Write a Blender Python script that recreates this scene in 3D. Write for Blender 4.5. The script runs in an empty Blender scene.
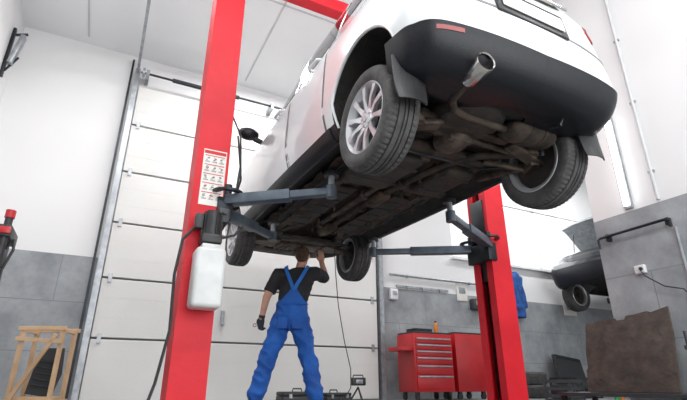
import bpy, bmesh, math, random
from mathutils import Vector, Matrix, Euler, noise
random.seed(3)
D=bpy.data; C=bpy.context; SC=C.scene; COL=SC.collection
rad=math.radians; pi=math.pi

# ------------------------------------------------------------ materials
def mat(name,col,rough=.5,metal=0,col2=None,scale=6,bump=0,bscale=30,coat=0,lo=.35,hi=.65,emit=0,spec=.5,detail=6):
    m=D.materials.new(name); m.use_nodes=True; nt=m.node_tree; N=nt.nodes; L=nt.links
    b=N['Principled BSDF']; tc=N.new('ShaderNodeTexCoord')
    nz=N.new('ShaderNodeTexNoise'); nz.inputs['Scale'].default_value=scale; nz.inputs['Detail'].default_value=detail
    L.new(tc.outputs['Object'],nz.inputs['Vector'])
    rp=N.new('ShaderNodeValToRGB'); c2=col2 or tuple(c*.88 for c in col)
    rp.color_ramp.elements[0].position=lo; rp.color_ramp.elements[1].position=hi
    rp.color_ramp.elements[0].color=(*c2,1); rp.color_ramp.elements[1].color=(*col,1)
    L.new(nz.outputs['Fac'],rp.inputs['Fac']); L.new(rp.outputs['Color'],b.inputs['Base Color'])
    b.inputs['Roughness'].default_value=rough; b.inputs['Metallic'].default_value=metal
    b.inputs['Coat Weight'].default_value=coat; b.inputs['Specular IOR Level'].default_value=spec
    if bump:
        n2=N.new('ShaderNodeTexNoise'); n2.inputs['Scale'].default_value=bscale; n2.inputs['Detail'].default_value=4
        L.new(tc.outputs['Object'],n2.inputs['Vector'])
        bp=N.new('ShaderNodeBump'); bp.inputs['Strength'].default_value=bump; bp.inputs['Distance'].default_value=.02
        L.new(n2.outputs['Fac'],bp.inputs['Height']); L.new(bp.outputs['Normal'],b.inputs['Normal'])
    if emit:
        L.new(rp.outputs['Color'],b.inputs['Emission Color']); b.inputs['Emission Strength'].default_value=emit
    return m
M={}
M['red']=mat('lift_red',(.66,.018,.03),.5,0,(.56,.012,.022),3,.08,25,spec=.3)
M['cabred']=mat('cabinet_red',(.50,.012,.018),.38,0,(.40,.008,.012),3,coat=.15)
M['white']=mat('car_white_paint',(.74,.755,.77),.2,0,(.70,.715,.73),1.5,coat=.7)
M['darkpaint']=mat('dark_car_paint',(.016,.018,.021),.22,0,None,2,coat=.5)
M['blackp']=mat('black_plastic',(.018,.018,.02),.45,0,(.03,.03,.032),12,.1,60)
M['cladding']=mat('black_cladding',(.006,.007,.010),.34,0,(.009,.010,.013),60,.12,220,spec=.32)
M['liner']=mat('wheel_liner',(.012,.011,.010),.85,0,(.025,.022,.019),9,.4,40)
M['rubber']=mat('tyre_rubber',(.085,.083,.082),.8,0,(.05,.049,.048),14,.3,90)
M['alloy']=mat('alloy_silver',(.66,.67,.69),.3,.6,(.56,.57,.59),8)
M['chrome']=mat('polished_steel',(.78,.78,.78),.18,1,(.6,.57,.53),12)
M['under']=mat('grimy_underbody',(.075,.052,.038),.75,.15,(.015,.012,.010),7,.5,30)
M['under2']=mat('dirty_metal',(.14,.105,.08),.6,.4,(.035,.026,.021),9,.4,35)
M['rust']=mat('rusty_exhaust',(.11,.075,.05),.6,.5,(.03,.02,.015),8,.4,35)
M['under3']=mat('dark_undertray',(.018,.016,.015),.7,0,(.045,.033,.026),5,.3,30)
M['steel']=mat('painted_grey_steel',(.13,.16,.19),.42,.5,(.08,.10,.125),6,.1,30)
M['dsteel']=mat('dark_steel',(.035,.04,.048),.4,.6,(.02,.023,.027),8)
M['galv']=mat('galvanised_steel',(.42,.44,.46),.4,.7,(.3,.32,.34),12)
M['glass']=mat('dark_glass',(.012,.015,.018),.06,0,None,2,spec=.8)
M['tail']=mat('red_lens',(.26,.006,.008),.2,0,None,5,coat=.3)
M['lamp']=mat('clear_lens',(.7,.72,.75),.1,.3,None,5)
M['skin']=mat('skin',(.56,.31,.215),.55,0,(.48,.25,.17),10,.05,60)
M['tshirt']=mat('black_cotton',(.012,.012,.015),.85,0,(.02,.02,.024),9,.6,14)
M['blue']=mat('blue_workwear',(.012,.11,.45),.8,0,(.007,.065,.29),5,.7,14)
M['blued']=mat('blue_strap',(.02,.15,.52),.8,0,None,9,.3,30)
M['hair']=mat('brown_hair',(.10,.05,.025),.7,0,(.04,.02,.01),30,.8,90)
M['glove']=mat('black_glove',(.012,.014,.02),.7,0,(.02,.03,.05),12,.4,50)
M['shoe']=mat('black_leather',(.02,.018,.018),.5,0,None,12)
M['wood']=mat('pine_wood',(.60,.41,.25),.65,0,(.42,.27,.15),3,.2,20)
M['osb']=mat('stained_board',(.085,.064,.052),.75,0,(.045,.034,.029),9,.4,22,lo=.35,hi=.65)
M['tank']=mat('white_polyethylene',(.66,.67,.66),.4,0,(.54,.55,.54),5)
M['paper']=mat('white_sticker',(.78,.76,.72),.5,0,(.70,.68,.64),6)
M['ink']=mat('dark_ink',(.10,.10,.11),.6)
M['inkred']=mat('red_ink',(.6,.03,.03),.6)
M['pvc']=mat('white_plastic',(.75,.76,.76),.4)
M['door']=mat('door_panel_white',(.70,.695,.675),.5,0,(.64,.635,.615),.8,.05,50)
M['seam']=mat('seam_dark_rubber',(.16,.16,.16),.7)  # plain dark grey for door joints, seals and panel gaps
M['ceil']=mat('ceiling_white',(.80,.81,.82),.7,0,(.75,.76,.77),.6)
M['rib']=mat('ceiling_batten',(.55,.56,.57),.6)
M['floor']=mat('concrete_floor',(.27,.275,.275),.5,0,(.18,.185,.185),1.5,.2,12)
M['green']=mat('green_plastic',(.03,.3,.08),.4)
M['orange']=mat('orange_plastic',(.6,.2,.03),.4)
M['tube']=mat('fluorescent_tube',(1,1,1),.4,emit=6)
M['caseb']=mat('dark_grey_case',(.04,.042,.047),.5,0,None,9)
M['navy']=mat('blue_jacket_cloth',(.02,.11,.36),.85,0,(.01,.05,.2),6,.8,12)

def wall_mat():
    m=D.materials.new('wall_paint_and_concrete'); m.use_nodes=True; nt=m.node_tree;N=nt.nodes;L=nt.links
    b=N['Principled BSDF']; g=N.new('ShaderNodeNewGeometry'); sp=N.new('ShaderNodeSeparateXYZ')
    L.new(g.outputs['Position'],sp.inputs[0])
    gt=N.new('ShaderNodeMath'); gt.operation='GREATER_THAN'; gt.inputs[1].default_value=1.88
    L.new(sp.outputs['Z'],gt.inputs[0])
    nz=N.new('ShaderNodeTexNoise'); nz.inputs['Scale'].default_value=2.2; nz.inputs['Detail'].default_value=9; nz.inputs['Roughness'].default_value=.68
    L.new(g.outputs['Position'],nz.inputs['Vector'])
    r1=N.new('ShaderNodeValToRGB'); e=r1.color_ramp.elements; e[0].position=.3;e[1].position=.7
    e[0].color=(.20,.215,.23,1); e[1].color=(.38,.395,.41,1)
    L.new(nz.outputs['Fac'],r1.inputs['Fac'])
    nz2=N.new('ShaderNodeTexNoise'); nz2.inputs['Scale'].default_value=.7
    L.new(g.outputs['Position'],nz2.inputs['Vector'])
    r2=N.new('ShaderNodeValToRGB'); e=r2.color_ramp.elements; e[0].color=(.70,.70,.70,1); e[1].color=(.77,.77,.77,1)
    L.new(nz2.outputs['Fac'],r2.inputs['Fac'])
    cb=N.new('ShaderNodeCombineXYZ'); ad=N.new('ShaderNodeMath'); ad.operation='ADD'
    L.new(sp.outputs['X'],ad.inputs[0]);L.new(sp.outputs['Y'],ad.inputs[1]);L.new(ad.outputs[0],cb.inputs[0]);L.new(sp.outputs['Z'],cb.inputs[1])
    br=N.new('ShaderNodeTexBrick'); br.inputs['Scale'].default_value=1; br.inputs['Brick Width'].default_value=1.2; br.inputs['Row Height'].default_value=.627
    br.inputs['Mortar Size'].default_value=.005; br.inputs['Mortar'].default_value=(.2,.21,.22,1)
    L.new(cb.outputs[0],br.inputs['Vector'])
    L.new(r1.outputs['Color'],br.inputs['Color1']);L.new(r1.outputs['Color'],br.inputs['Color2'])
    mx=N.new('ShaderNodeMix'); mx.data_type='RGBA'
    L.new(gt.outputs[0],mx.inputs['Factor']); L.new(br.outputs['Color'],mx.inputs['A']); L.new(r2.outputs['Color'],mx.inputs['B'])
    L.new(mx.outputs['Result'],b.inputs['Base Color']); b.inputs['Roughness'].default_value=.75
    bp=N.new('ShaderNodeBump'); bp.inputs['Strength'].default_value=.15; L.new(nz.outputs['Fac'],bp.inputs['Height']); L.new(bp.outputs['Normal'],b.inputs['Normal'])
    return m
M['wall']=wall_mat()

# ------------------------------------------------------------ mesh builder
class MB:
    def __init__(s): s.v=[]; s.f=[]; s.m=[]; s.mi=0
    def add(s,vs,fs,mx=None):
        o=len(s.v)
        for p in vs: s.v.append(tuple(mx@Vector(p)) if mx is not None else tuple(p))
        for f in fs: s.f.append([i+o for i in f]); s.m.append(s.mi)
        return s
    def box(s,c,size,rot=(0,0,0),bev=0,seg=2,taper=None):
        bm=bmesh.new(); bmesh.ops.create_cube(bm,size=1)
        for v in bm.verts:
            if taper and v.co.z>0: v.co.x*=taper[0]; v.co.y*=taper[1]
            v.co=Vector((v.co.x*size[0],v.co.y*size[1],v.co.z*size[2]))
        if bev: bmesh.ops.bevel(bm,geom=bm.edges[:],offset=bev,segments=seg,affect='EDGES',profile=.5)
        bm.verts.index_update()
        mx=Matrix.Translation(c)@Euler(rot).to_matrix().to_4x4()
        s.add([v.co.copy() for v in bm.verts],[[v.index for v in f.verts] for f in bm.faces],mx); bm.free(); return s
    def beam(s,p0,p1,w,h,bev=.004):
        p0=Vector(p0);p1=Vector(p1);d=p1-p0;l=d.length
        y=d.normalized(); x=y.cross(Vector((0,0,1)))
        if x.length<1e-4:x=Vector((1,0,0))
        x.normalize(); z=x.cross(y)
        R=Matrix((x,y,z)).transposed().to_4x4(); mx=Matrix.Translation((p0+p1)/2)@R
        t=MB().box((0,0,0),(w,l,h),bev=bev); s.add(t.v,t.f,mx); return s
    def tube(s,pts,r,n=10,caps=True,sy=1):
        P=[Vector(p) for p in pts]; R=r if isinstance(r,(list,tuple)) else [r]*len(P)
        vs=[];up=None
        for i,p in enumerate(P):
            a=P[max(i-1,0)];b=P[min(i+1,len(P)-1)];t=(b-a).normalized()
            if up is None:
                up=Vector((0,0,1)) if abs(t.z)<.9 else Vector((0,1,0))
            x=up.cross(t)
            if x.length<1e-4:x=Vector((1,0,0))
            x.normalize();y=t.cross(x).normalized();up=y
            for k in range(n):
                an=2*pi*k/n; vs.append(p+x*math.cos(an)*R[i]+y*math.sin(an)*R[i]*sy)
        fs=[]
        for i in range(len(P)-1):
            for k in range(n):
                k2=(k+1)%n; fs.append([i*n+k,i*n+k2,(i+1)*n+k2,(i+1)*n+k])
        if caps:
            fs.append(list(range(n))[::-1]); fs.append([(len(P)-1)*n+k for k in range(n)])
        s.add(vs,fs); return s
    def cyl(s,p0,p1,r,r1=None,n=20): return s.tube([p0,p1],[r,r if r1 is None else r1],n)
    def ball(s,c,r,seg=16,rings=10,sc=(1,1,1),rot=(0,0,0)):
        vs=[];fs=[]
        mx=Matrix.Translation(c)@Euler(rot).to_matrix().to_4x4()
        vs.append((0,0,r*sc[2]))
        for i in range(1,rings):
            th=pi*i/rings
            for k in range(seg):
                ph=2*pi*k/seg; vs.append((r*sc[0]*math.sin(th)*math.cos(ph),r*sc[1]*math.sin(th)*math.sin(ph),r*sc[2]*math.cos(th)))
        vs.append((0,0,-r*sc[2])); L=len(vs)-1
        for k in range(seg):
            fs.append([0,1+k,1+(k+1)%seg]); fs.append([L,1+(rings-2)*seg+(k+1)%seg,1+(rings-2)*seg+k])
        for i in range(rings-2):
            for k in range(seg):
                a=1+i*seg+k;b=1+i*seg+(k+1)%seg; fs.append([a,a+seg,b+seg,b])
        s.add(vs,fs,mx); return s
    def lathe(s,prof,c=(0,0,0),axis='X',n=48,closed=True,fn=None):
        vs=[];fs=[];m=len(prof)
        for k in range(n):
            an=2*pi*k/n
            for j,(r,a) in enumerate(prof):
                if fn: r=fn(r,a,k,j)
                x,y=r*math.cos(an),r*math.sin(an)
                p={'X':(a,x,y),'Y':(x,a,y),'Z':(x,y,a)}[axis]
                vs.append((p[0]+c[0],p[1]+c[1],p[2]+c[2]))
        for k in range(n):
            k2=(k+1)%n
            for j in range(m-(0 if closed else 1)):
                j2=(j+1)%m; fs.append([k*m+j,k2*m+j,k2*m+j2,k*m+j2])
        s.add(vs,fs); return s
    def prism(s,poly,z0,z1,mx=None):
        n=len(poly); vs=[(x,y,z0) for x,y in poly]+[(x,y,z1) for x,y in poly]
        fs=[list(range(n))[::-1],list(range(n,2*n))]+[[i,(i+1)%n,n+(i+1)%n,n+i] for i in range(n)]
        s.add(vs,fs,mx); return s
    def obj(s,name,parent=None,mats=None,smooth=True,angle=35,loc=None,rot=None,label=None,cat=None,group=None,kind=None,fix=True):
        me=D.meshes.new(name); me.from_pydata(s.v,[],s.f)
        bm=bmesh.new(); bm.from_mesh(me)
        if fix: bmesh.ops.recalc_face_normals(bm,faces=bm.faces)
        bm.to_mesh(me); bm.free()
        ml=mats if isinstance(mats,(list,tuple)) else [mats]
        for m in ml: me.materials.append(M[m] if isinstance(m,str) else m)
        if len(ml)>1:
            for p,i in zip(me.polygons,s.m): p.material_index=i
        if smooth:
            me.shade_smooth()
            try: me.set_sharp_from_angle(angle=rad(angle))
            except Exception: pass
        return mk(name,me,parent,loc,rot,label,cat,group,kind)
def mk(name,data,parent=None,loc=None,rot=None,label=None,cat=None,group=None,kind=None):
    o=D.objects.new(name,data); COL.objects.link(o)
    if parent: o.parent=parent
    if loc: o.location=loc
    if rot: o.rotation_euler=rot
    if label:o['label']=label
    if cat:o['category']=cat
    if group:o['group']=group
    if kind:o['kind']=kind
    return o
def empty(name,loc,rot=None,label=None,cat=None,group=None):
    o=mk(name,None,None,loc,rot,label,cat,group); o.empty_display_size=.1; return o
def bake(o):
    C.view_layer.update(); dg=C.evaluated_depsgraph_get()
    me=D.meshes.new_from_object(o.evaluated_get(dg)); o.modifiers.clear(); o.data=me; return o
def copy_tree(o,parent=None,loc=None,rot=None):
    n=o.copy(); COL.objects.link(n)
    if parent: n.parent=parent
    if loc: n.location=loc
    if rot: n.rotation_euler=rot
    for c in list(o.children): copy_tree(c,n)
    return n

# ------------------------------------------------------------ room
WY=7.2; WZ=5.3; WXL=-1.77; WXR=13.0
def struct(name,mb,m,**k): return mb.obj(name,None,m,kind='structure',smooth=False,**k)
struct('floor',MB().box((5.6,2.0,-.1),(14.8+.6,10.8,.2)),'floor')
struct('ceiling',MB().box((5.6,2.0,WZ+.1),(15.4,10.8,.2)),'ceil')
w=struct('wall_back',MB().box((5.6,WY+.15,WZ/2),(15.4,.3,WZ)),'wall')
cut=MB().box((8.75,WY+.15,3.35),(5.2,1.0,1.4)).obj('cut',None,'wall')
bo=w.modifiers.new('b','BOOLEAN'); bo.object=cut; bo.operation='DIFFERENCE'; bo.solver='EXACT'; bake(w); D.objects.remove(cut)
struct('wall_left',MB().box((WXL-.15,2.0,WZ/2),(.3,10.8,WZ)),'wall')
struct('wall_right',MB().box((WXR+.15,2.0,WZ/2),(.3,10.8,WZ)),'wall')
struct('wall_pillar',MB().box((4.95,2.375,WZ/2),(.66,1.35,WZ)),'wall')
wf=MB()
for z in (2.65,4.05): wf.box((8.75,WY+.1,z),(5.2,.1,.06))
for x in (6.17,8.75,11.33): wf.box((x,WY+.1,3.35),(.06,.1,1.4))
struct('window_1',wf,'pvc')
struct('trim_1',MB().box((8.75,WY-.03,2.6),(5.3,.12,.04)),'pvc')
dx0,dx1=-.08,4.28
dm=MB(); H=4.72
zs=[0,.8,1.6,2.4,3.2,4.0,H]
for a,b in zip(zs,zs[1:]):
    dm.box(((dx0+dx1)/2,WY-.06,(a+b)/2),(dx1-dx0,.06,b-a-.026),bev=.008)
    for k in range(1,3):
        dm.box(((dx0+dx1)/2,WY-.0905,a+(b-a)*k/3),(dx1-dx0-.02,.002,.004))
dm.mi=1; dm.box(((dx0+dx1)/2,WY-.03,H/2),(dx1-dx0,.02,H))
dm.mi=2
for x in (.02,1.4,2.85,4.18):
    for z in zs[1:-1]: dm.box((x,WY-.1,z),(.05,.02,.12))
dm.box((1.6,WY-.11,1.15),(.05,.04,.22),bev=.01)
struct('door_1',dm,['door','seam','galv'])
tr=MB()
for x in (dx0-.07,dx1+.06):
    tr.box((x,WY-.07,2.5),(.035,.12,5.0)); tr.box((x+.03,WY-.13,2.5),(.06,.01,5.0))
struct('trim_2',tr,['galv'])
struct('trim_3',MB().box((dx1+.13,WY-.05,1.45),(.05,.08,2.9),bev=.01),'blackp')
struct('trim_4',MB().box((dx0-.14,WY-.03,2.6),(.03,.05,5.2)),'dsteel')
tk=empty('door_track',(0,0,4.9),label='galvanised overhead door track hung below the ceiling',cat='door track')
for x in (dx0-.05,dx1+.05):
    MB().box((x,4.6,.05),(.04,5.0,.06)).obj('rail',tk,'galv',smooth=False)
    for y in (2.3,4.6,6.6): MB().box((x,y,.24),(.03,.03,.33)).obj('hanger',tk,'galv',smooth=False)
SY=WY-.26
sh=empty('torsion_shaft',(0,SY,4.86),label='dark steel torsion spring shaft above the sectional door',cat='door shaft')
MB().cyl((dx0,0,0),(dx1,0,0),.018).obj('shaft',sh,'dsteel')
for a,b in ((.4,1.5),(2.7,3.8)): MB().cyl((a,0,0),(b,0,0),.035).obj('spring',sh,'dsteel')
for a in (dx0+.02,dx1-.06): MB().cyl((a,0,0),(a+.04,0,0),.08).obj('drum',sh,'galv')
for x in (dx0+.1,2.1,dx1-.1): MB().box((x,.11,0),(.05,.28,.12)).obj('bracket',sh,'galv',smooth=False)
cr=MB()
for y in (-2,.2,2.6,5.0): cr.box((5.6,y,WZ-.006),(15,.025,.012))
for x in (-.9,1.6,5,8.4): cr.box((x,2,WZ-.006),(.025,10,.012))
struct('trim_5',cr,'rib')

# ------------------------------------------------------------ car
def cr_(p0,p1,p2,p3,t):
    return .5*((2*p1)+(-p0+p2)*t+(2*p0-5*p1+4*p2-p3)*t*t+(-p0+3*p1-3*p2+p3)*t**3)
def lut(keys,y):
    if y<=keys[0][0]: return keys[0][1]
    for (a,va),(b,vb) in zip(keys,keys[1:]):
        if y<=b:
            t=(y-a)/(b-a); return va+(vb-va)*t
    return keys[-1][1]
FA=3.16
W_=[(-.6,.835),(0,.865),(1.5,.885),(3,.87),(3.9,.81)]
Z5=[(-.6,1.0),(1,.96),(2.6,.90),(3.5,.82),(3.9,.72)]
Z6=[(-.6,1.10),(1,1.05),(2.6,1.0),(3.5,.90),(3.9,.79)]
Z7=[(-.3,1.48),(.3,1.54),(1.2,1.54),(1.7,1.46),(2.15,1.25),(2.6,1.04),(3.3,.96),(3.9,.83)]
Z8=[(-.3,1.58),(.3,1.65),(1.2,1.66),(1.7,1.60),(2.15,1.36),(2.6,1.09),(3.3,1.0),(3.9,.86)]
Z9=[(-.3,1.60),(.3,1.69),(1.2,1.71),(1.7,1.66),(2.15,1.41),(2.6,1.13),(3.3,1.04),(3.9,.88)]
X7=[(1.7,.76),(2.6,.86),(3.9,.88)]
X8=[(1.7,.63),(2.6,.70),(3.9,.72)]
ZB=[(-.45,.275),(-.30,.28),(-.1,.36),(3.0,.36),(3.9,.30)]
Z2=[(-.6,.29),(-.2,.265),(.4,.245),(2.8,.245),(3.9,.26)]
RY=[-.36,-.43,-.575,-.655,-.625,-.56,-.53,-.30,-.18,-.20]
FY=[3.75,3.78,3.86,3.92,3.92,3.86,3.80,3.76,3.74,3.74]
def prof(y,v):
    Wd=lut(W_,y)
    T=[(0,lut(ZB,y)),(.66,lut(ZB,y)-.01),(.90,lut(Z2,y)),(.995,.46),(1.0,.70),(.985,lut(Z5,y)),(.945,lut(Z6,y)),(lut(X7,y),lut(Z7,y)),(lut(X8,y),lut(Z8,y)),(0,lut(Z9,y))]
    return T[v][0]*Wd,T[v][1]
stations=[]
for off,k in [(-.035,0),(-.03,.3),(-.01,.6),(.035,.87),(.12,.965),(.28,1)]:
    stations.append([(prof(RY[v]+off,v)[0]*k,RY[v]+off,prof(RY[v]+off,v)[1]) for v in range(10)])
for y in (.35,.8,1.2,1.7,2.15,2.6,3.0,3.35):
    stations.append([(prof(y,v)[0],y,prof(y,v)[1]) for v in range(10)])
for off,k in [(-.22,1),(-.10,.95),(-.03,.85),(0,.6),(.03,.3),(.035,0)]:
    stations.append([(prof(FY[v]+off,v)[0]*k,FY[v]+off,prof(FY[v]+off,v)[1]) for v in range(10)])
NS=len(stations)
def S(s,v,off=0):
    def ev(s,v):
        s=min(max(s,0),NS-1);v=min(max(v,0),9)
        si=min(int(s),NS-2);ts=s-si;vi=min(int(v),8);tv=v-vi
        out=[]
        for c in range(3):
            col=[]
            for a in (-1,0,1,2):
                st=stations[min(max(si+a,0),NS-1)]
                q=[]
                for b in (-1,0,1,2):
                    j=vi+b
                    if j<0: j=-j; sg=-1 if c==0 else 1
                    elif j>9: j=18-j; sg=-1 if c==0 else 1
                    else: sg=1
                    q.append(st[j][c]*sg)
                col.append(cr_(*q,tv))
            out.append(cr_(*col,ts))
        return Vector(out)
    p=ev(s,v)
    if off:
        e=.02
        a=ev(s+e,v)-ev(s-e,v); b=ev(s,v+e)-ev(s,v-e); n=a.cross(b)
        if n.length>1e-9:
            n.normalize()
            if n.dot(p-Vector((0,min(max(p.y,.3),3.2),.8)))<0: n=-n
            p=p+n*off
    if p.x<0 : p.x=0
    return p
def patch(s0,s1,v0,v1,off,ns=16,nv=8,mirror=False,both=False,thick=None):
    mb=MB(); sides=[1,-1] if both else ([-1] if mirror else [1])
    th=off+.012 if thick is None else thick
    for sg in sides:
        vs=[];fs=[]
        for lay in (off,off-th):
            for i in range(ns+1):
                for j in range(nv+1):
                    ss0=s0(j/nv) if callable(s0) else s0; ss1=s1(j/nv) if callable(s1) else s1
                    s=ss0+(ss1-ss0)*i/ns
                    vv0=v0(i/ns) if callable(v0) else v0; vv1=v1(i/ns) if callable(v1) else v1
                    p=S(s,vv0+(vv1-vv0)*j/nv,lay if lay else .0001); vs.append((p.x*sg,p.y,p.z))
        n=(ns+1)*(nv+1); w=nv+1
        for i in range(ns):
            for j in range(nv):
                a=i*w+j; fs.append([a,a+1,a+w+1,a+w]); fs.append([n+a,n+a+w,n+a+w+1,n+a+1])
        for i in range(ns):
            for j in (0,nv):
                a=i*w+j; fs.append([a,a+w,n+a+w,n+a])
        for j in range(nv):
            for i in (0,ns):
                a=i*w+j; fs.append([a,a+1,n+a+1,n+a])
        mb.add(vs,fs)
    return mb

def tyre_mesh():
    R=.335; hw=.102; mb=MB()
    prof=[(.222,-hw+.012),(.235,-hw),(.28,-hw-.008),(.310,-hw-.002),(.326,-hw+.016)]
    xs=[-.076,-.056,-.054,-.046,-.044,-.018,-.016,-.007,-.005,.005,.007,.016,.018,.044,.046,.054,.056,.076]
    gr=[0,0,1,1,0,0,1,1,0,0,1,1,0,0,1,1,0,0]
    for x,g in zip(xs,gr): prof.append((R-.010*g-.005*(abs(x)/.076)**3,x))
    prof+=[(.326,hw-.016),(.310,hw+.002),(.28,hw+.008),(.235,hw),(.222,hw-.012)]
    N=len(prof)
    def fn(r,a,k,j):
        if 4<=j<N-4 and r>.322 and abs(a)>.044 and k%3==0: return r-.006
        return r
    mb.lathe(prof,n=180,fn=fn); return mb
def rim_mesh():
    mb=MB()
    mb.lathe([(.225,.100),(.232,.094),(.228,.080),(.205,.07),(.200,0),(.205,-.09),(.228,-.098),(.222,-.102),(.196,-.09),(.192,0),(.196,.06),(.212,.086)],n=64)
    for i in range(10):
        an=2*pi*i/10; mx=Matrix.Rotation(an,4,'X')
        vs=[(.070,-.022,.045),(.070,.022,.045),(.040,.020,.045),(.040,-.020,.045),
            (.090,-.013,.13),(.090,.013,.13),(.065,.011,.13),(.065,-.011,.13),
            (.091,-.020,.214),(.091,.020,.214),(.070,.016,.214),(.070,-.016,.214)]
        fs=[]
        for a in (0,4):
            for j in range(4): fs.append([a+j,a+(j+1)%4,a+4+(j+1)%4,a+4+j])
        fs+= [[3,2,1,0],[8,9,10,11]]
        mb.add(vs,fs,mx)
    mb.lathe([(.0,.083),(.03,.083),(.058,.078),(.064,.065),(.064,.03),(.0,.03)],n=32)
    return mb
TR=.735
def build_car(root,paint,full=True,wheel_src=None):
    nsd=(NS-1)*4; nvd=36; vs=[];ring=2*nvd
    for i in range(nsd+1):
        s=i/4
        half=[S(s,j/4) for j in range(nvd+1)]
        for j in range(nvd+1): vs.append(half[j])
        for j in range(nvd-1,0,-1): vs.append(Vector((-half[j].x,half[j].y,half[j].z)))
    fs=[]
    for i in range(nsd):
        for j in range(ring):
            j2=(j+1)%ring; fs.append([i*ring+j,i*ring+j2,(i+1)*ring+j2,(i+1)*ring+j])
    me=D.meshes.new('body'); me.from_pydata([tuple(v) for v in vs],[],fs)
    bm=bmesh.new(); bm.from_mesh(me); bmesh.ops.remove_doubles(bm,verts=bm.verts,dist=1e-4)
    bmesh.ops.dissolve_degenerate(bm,edges=bm.edges,dist=1e-5)
    bmesh.ops.recalc_face_normals(bm,faces=bm.faces); bm.to_mesh(me); bm.free()
    me.materials.append(paint); me.materials.append(M['liner']); me.materials.append(M['cladding'])
    for p in me.polygons:
        c=p.center
        if p.normal.z<-.70 and c.z<.42: p.material_index=1
        elif c.z<.335 and -.3<c.y<3.5: p.material_index=2
    body=mk('body',me,root)
    for y in (0,FA):
        for sx in (-1,1):
            cm=MB(); cm.cyl((sx*.47,y,.36),(sx*1.2,y,.36),.40,n=64)
            co=cm.obj('cut',root,'liner')
            md=body.modifiers.new('b','BOOLEAN'); md.object=co; md.solver='EXACT'; md.material_mode='TRANSFER'
    bake(body)
    for o in [o for o in D.objects if o.name.startswith('cut')]: D.objects.remove(o)
    me=body.data; me.shade_smooth()
    try: me.set_sharp_from_angle(angle=rad(38))
    except Exception: pass
    for y in (0,FA):
        for sx in (-1,1):
            pts=[]
            for k in range(25):
                an=rad(-8+196*k/24); yy=y+.403*math.cos(an); zz=.36+.403*math.sin(an)
                Wd=lut(W_,yy); x=Wd*(.90+(.095)*min(max((zz-.25)/.21,0),1)) if zz<.46 else Wd*.997
                pts.append((sx*(x-.004),yy,zz))
            MB().tube(pts,.012,8).obj('arch_lip',root,paint)
    for mir in (False,True):
        patch(8.15,10.35,6.12,6.93,.004,mirror=mir).obj('side_window',root,'glass',angle=60)
        patch(6.25,8.02,6.12,6.93,.004,mirror=mir).obj('side_window',root,'glass',angle=60)
        patch(4.6,6.12,6.3,6.9,.004,mirror=mir).obj('side_window',root,'glass',angle=60)
        patch(8.12,10.77,2.44,6.02,.0015,mirror=mir).obj('door_seal',root,'seam',angle=60)
        d=patch(8.17,10.71,2.50,5.97,.006,mirror=mir).obj('door',root,paint,angle=60)
        patch(6.31,8.09,2.44,6.02,.0015,mirror=mir).obj('door_seal',root,'seam',angle=60)
        d2=patch(6.37,8.04,2.50,5.97,.006,mirror=mir).obj('door',root,paint,angle=60)
        sg=-1 if mir else 1
        for dd,s_ in ((d,8.6),(d2,6.75)):
            p=S(s_,5.25,.02); 
            MB().tube([(sg*(p.x-.02),p.y-.09,p.z),(sg*(p.x+.015),p.y-.07,p.z),(sg*(p.x+.018),p.y+.07,p.z),(sg*(p.x-.02),p.y+.09,p.z)],.012,10).obj('handle',dd,paint)
        patch(6.22,11.35,1.75,2.5,.008,ns=24,mirror=mir).obj('sill',root,'cladding',angle=60)
        p=S(10.2,6.0); t=MB(); t.ball((sg*(p.x+.14),p.y+.02,p.z+.10),.1,sc=(1.15,.7,.72),rot=(0,0,0)); t.tube([(sg*(p.x-.02),p.y,p.z+.02),(sg*(p.x+.08),p.y+.01,p.z+.05)],[.03,.028],10)
        t.obj('wing_mirror',root,'cladding')
        patch(14.6,16.6,4.5,5.6,.004,mirror=mir).obj('headlight',root,'lamp',angle=60)
    patch(0,2.6,6.15,7.2,.004,both=True).obj('rear_window',root,'glass',angle=60)
    patch(9.25,10.85,7.15,9,.004,both=True).obj('windshield',root,'glass',angle=60)
    if not full:
        patch(15.2,19,1.2,3.6,.006,both=True).obj('front_bumper',root,'cladding',angle=60)
        t=MB(); vs=[];fs=[];n=10
        for lay in (0,-.03):
            for i in range(n+1):
                for j in range(n+1):
                    u=i/n; v=2*j/n-1; hw=.72-.08*u
                    yy=2.65+.80*u; zz=1.08+.72*u-.10*u*u-.06*abs(v)**2.5
                    if u>.85: zz-=.05*(u-.85)/.15
                    vs.append((v*hw,yy,zz+lay))
        Nn=(n+1)**2
        for i in range(n):
            for j in range(n):
                a=i*(n+1)+j; fs.append([a,a+1,a+n+2,a+n+1]); fs.append([Nn+a,Nn+a+n+1,Nn+a+n+2,Nn+a+1])
        for i in range(n):
            for j in (0,n): a=i*(n+1)+j; fs.append([a,a+n+1,Nn+a+n+1,Nn+a])
            for j in (0,n): a=j*(n+1)+i; fs.append([a,a+1,Nn+a+1,Nn+a])
        t.add(vs,fs); t.obj('bonnet',root,'galv')
        MB().cyl((.55,3.3,1.0),(.55,3.2,1.5),.008).obj('bonnet_stay',root,'dsteel')
    if full:
        patch(0,5.12,.35,lambda t:2.95+.15*t,.018,ns=28,nv=14,both=True).obj('rear_bumper',root,'cladding',angle=60)
        patch(0,4.4,lambda t:4.05,lambda t:4.12,.002,ns=24,nv=2,both=True).obj('tailgate_seam',root,'seam',angle=60)
        patch(15.5,19,1.2,3.2,.006,both=True).obj('front_bumper',root,'cladding',angle=60)
        patch(2.35,3.1,2.80,2.91,.021,nv=4,mirror=True).obj('reflector',root,'tail',angle=60)
        for mir in (False,True):
            patch(3.0,4.6,4.75,5.9,.010,mirror=mir).obj('tail_light',root,'tail',angle=60)
            patch(3.1,4.0,5.2,5.45,.014,nv=4,mirror=mir).obj('reversing_lamp',root,'lamp',angle=60)
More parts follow.
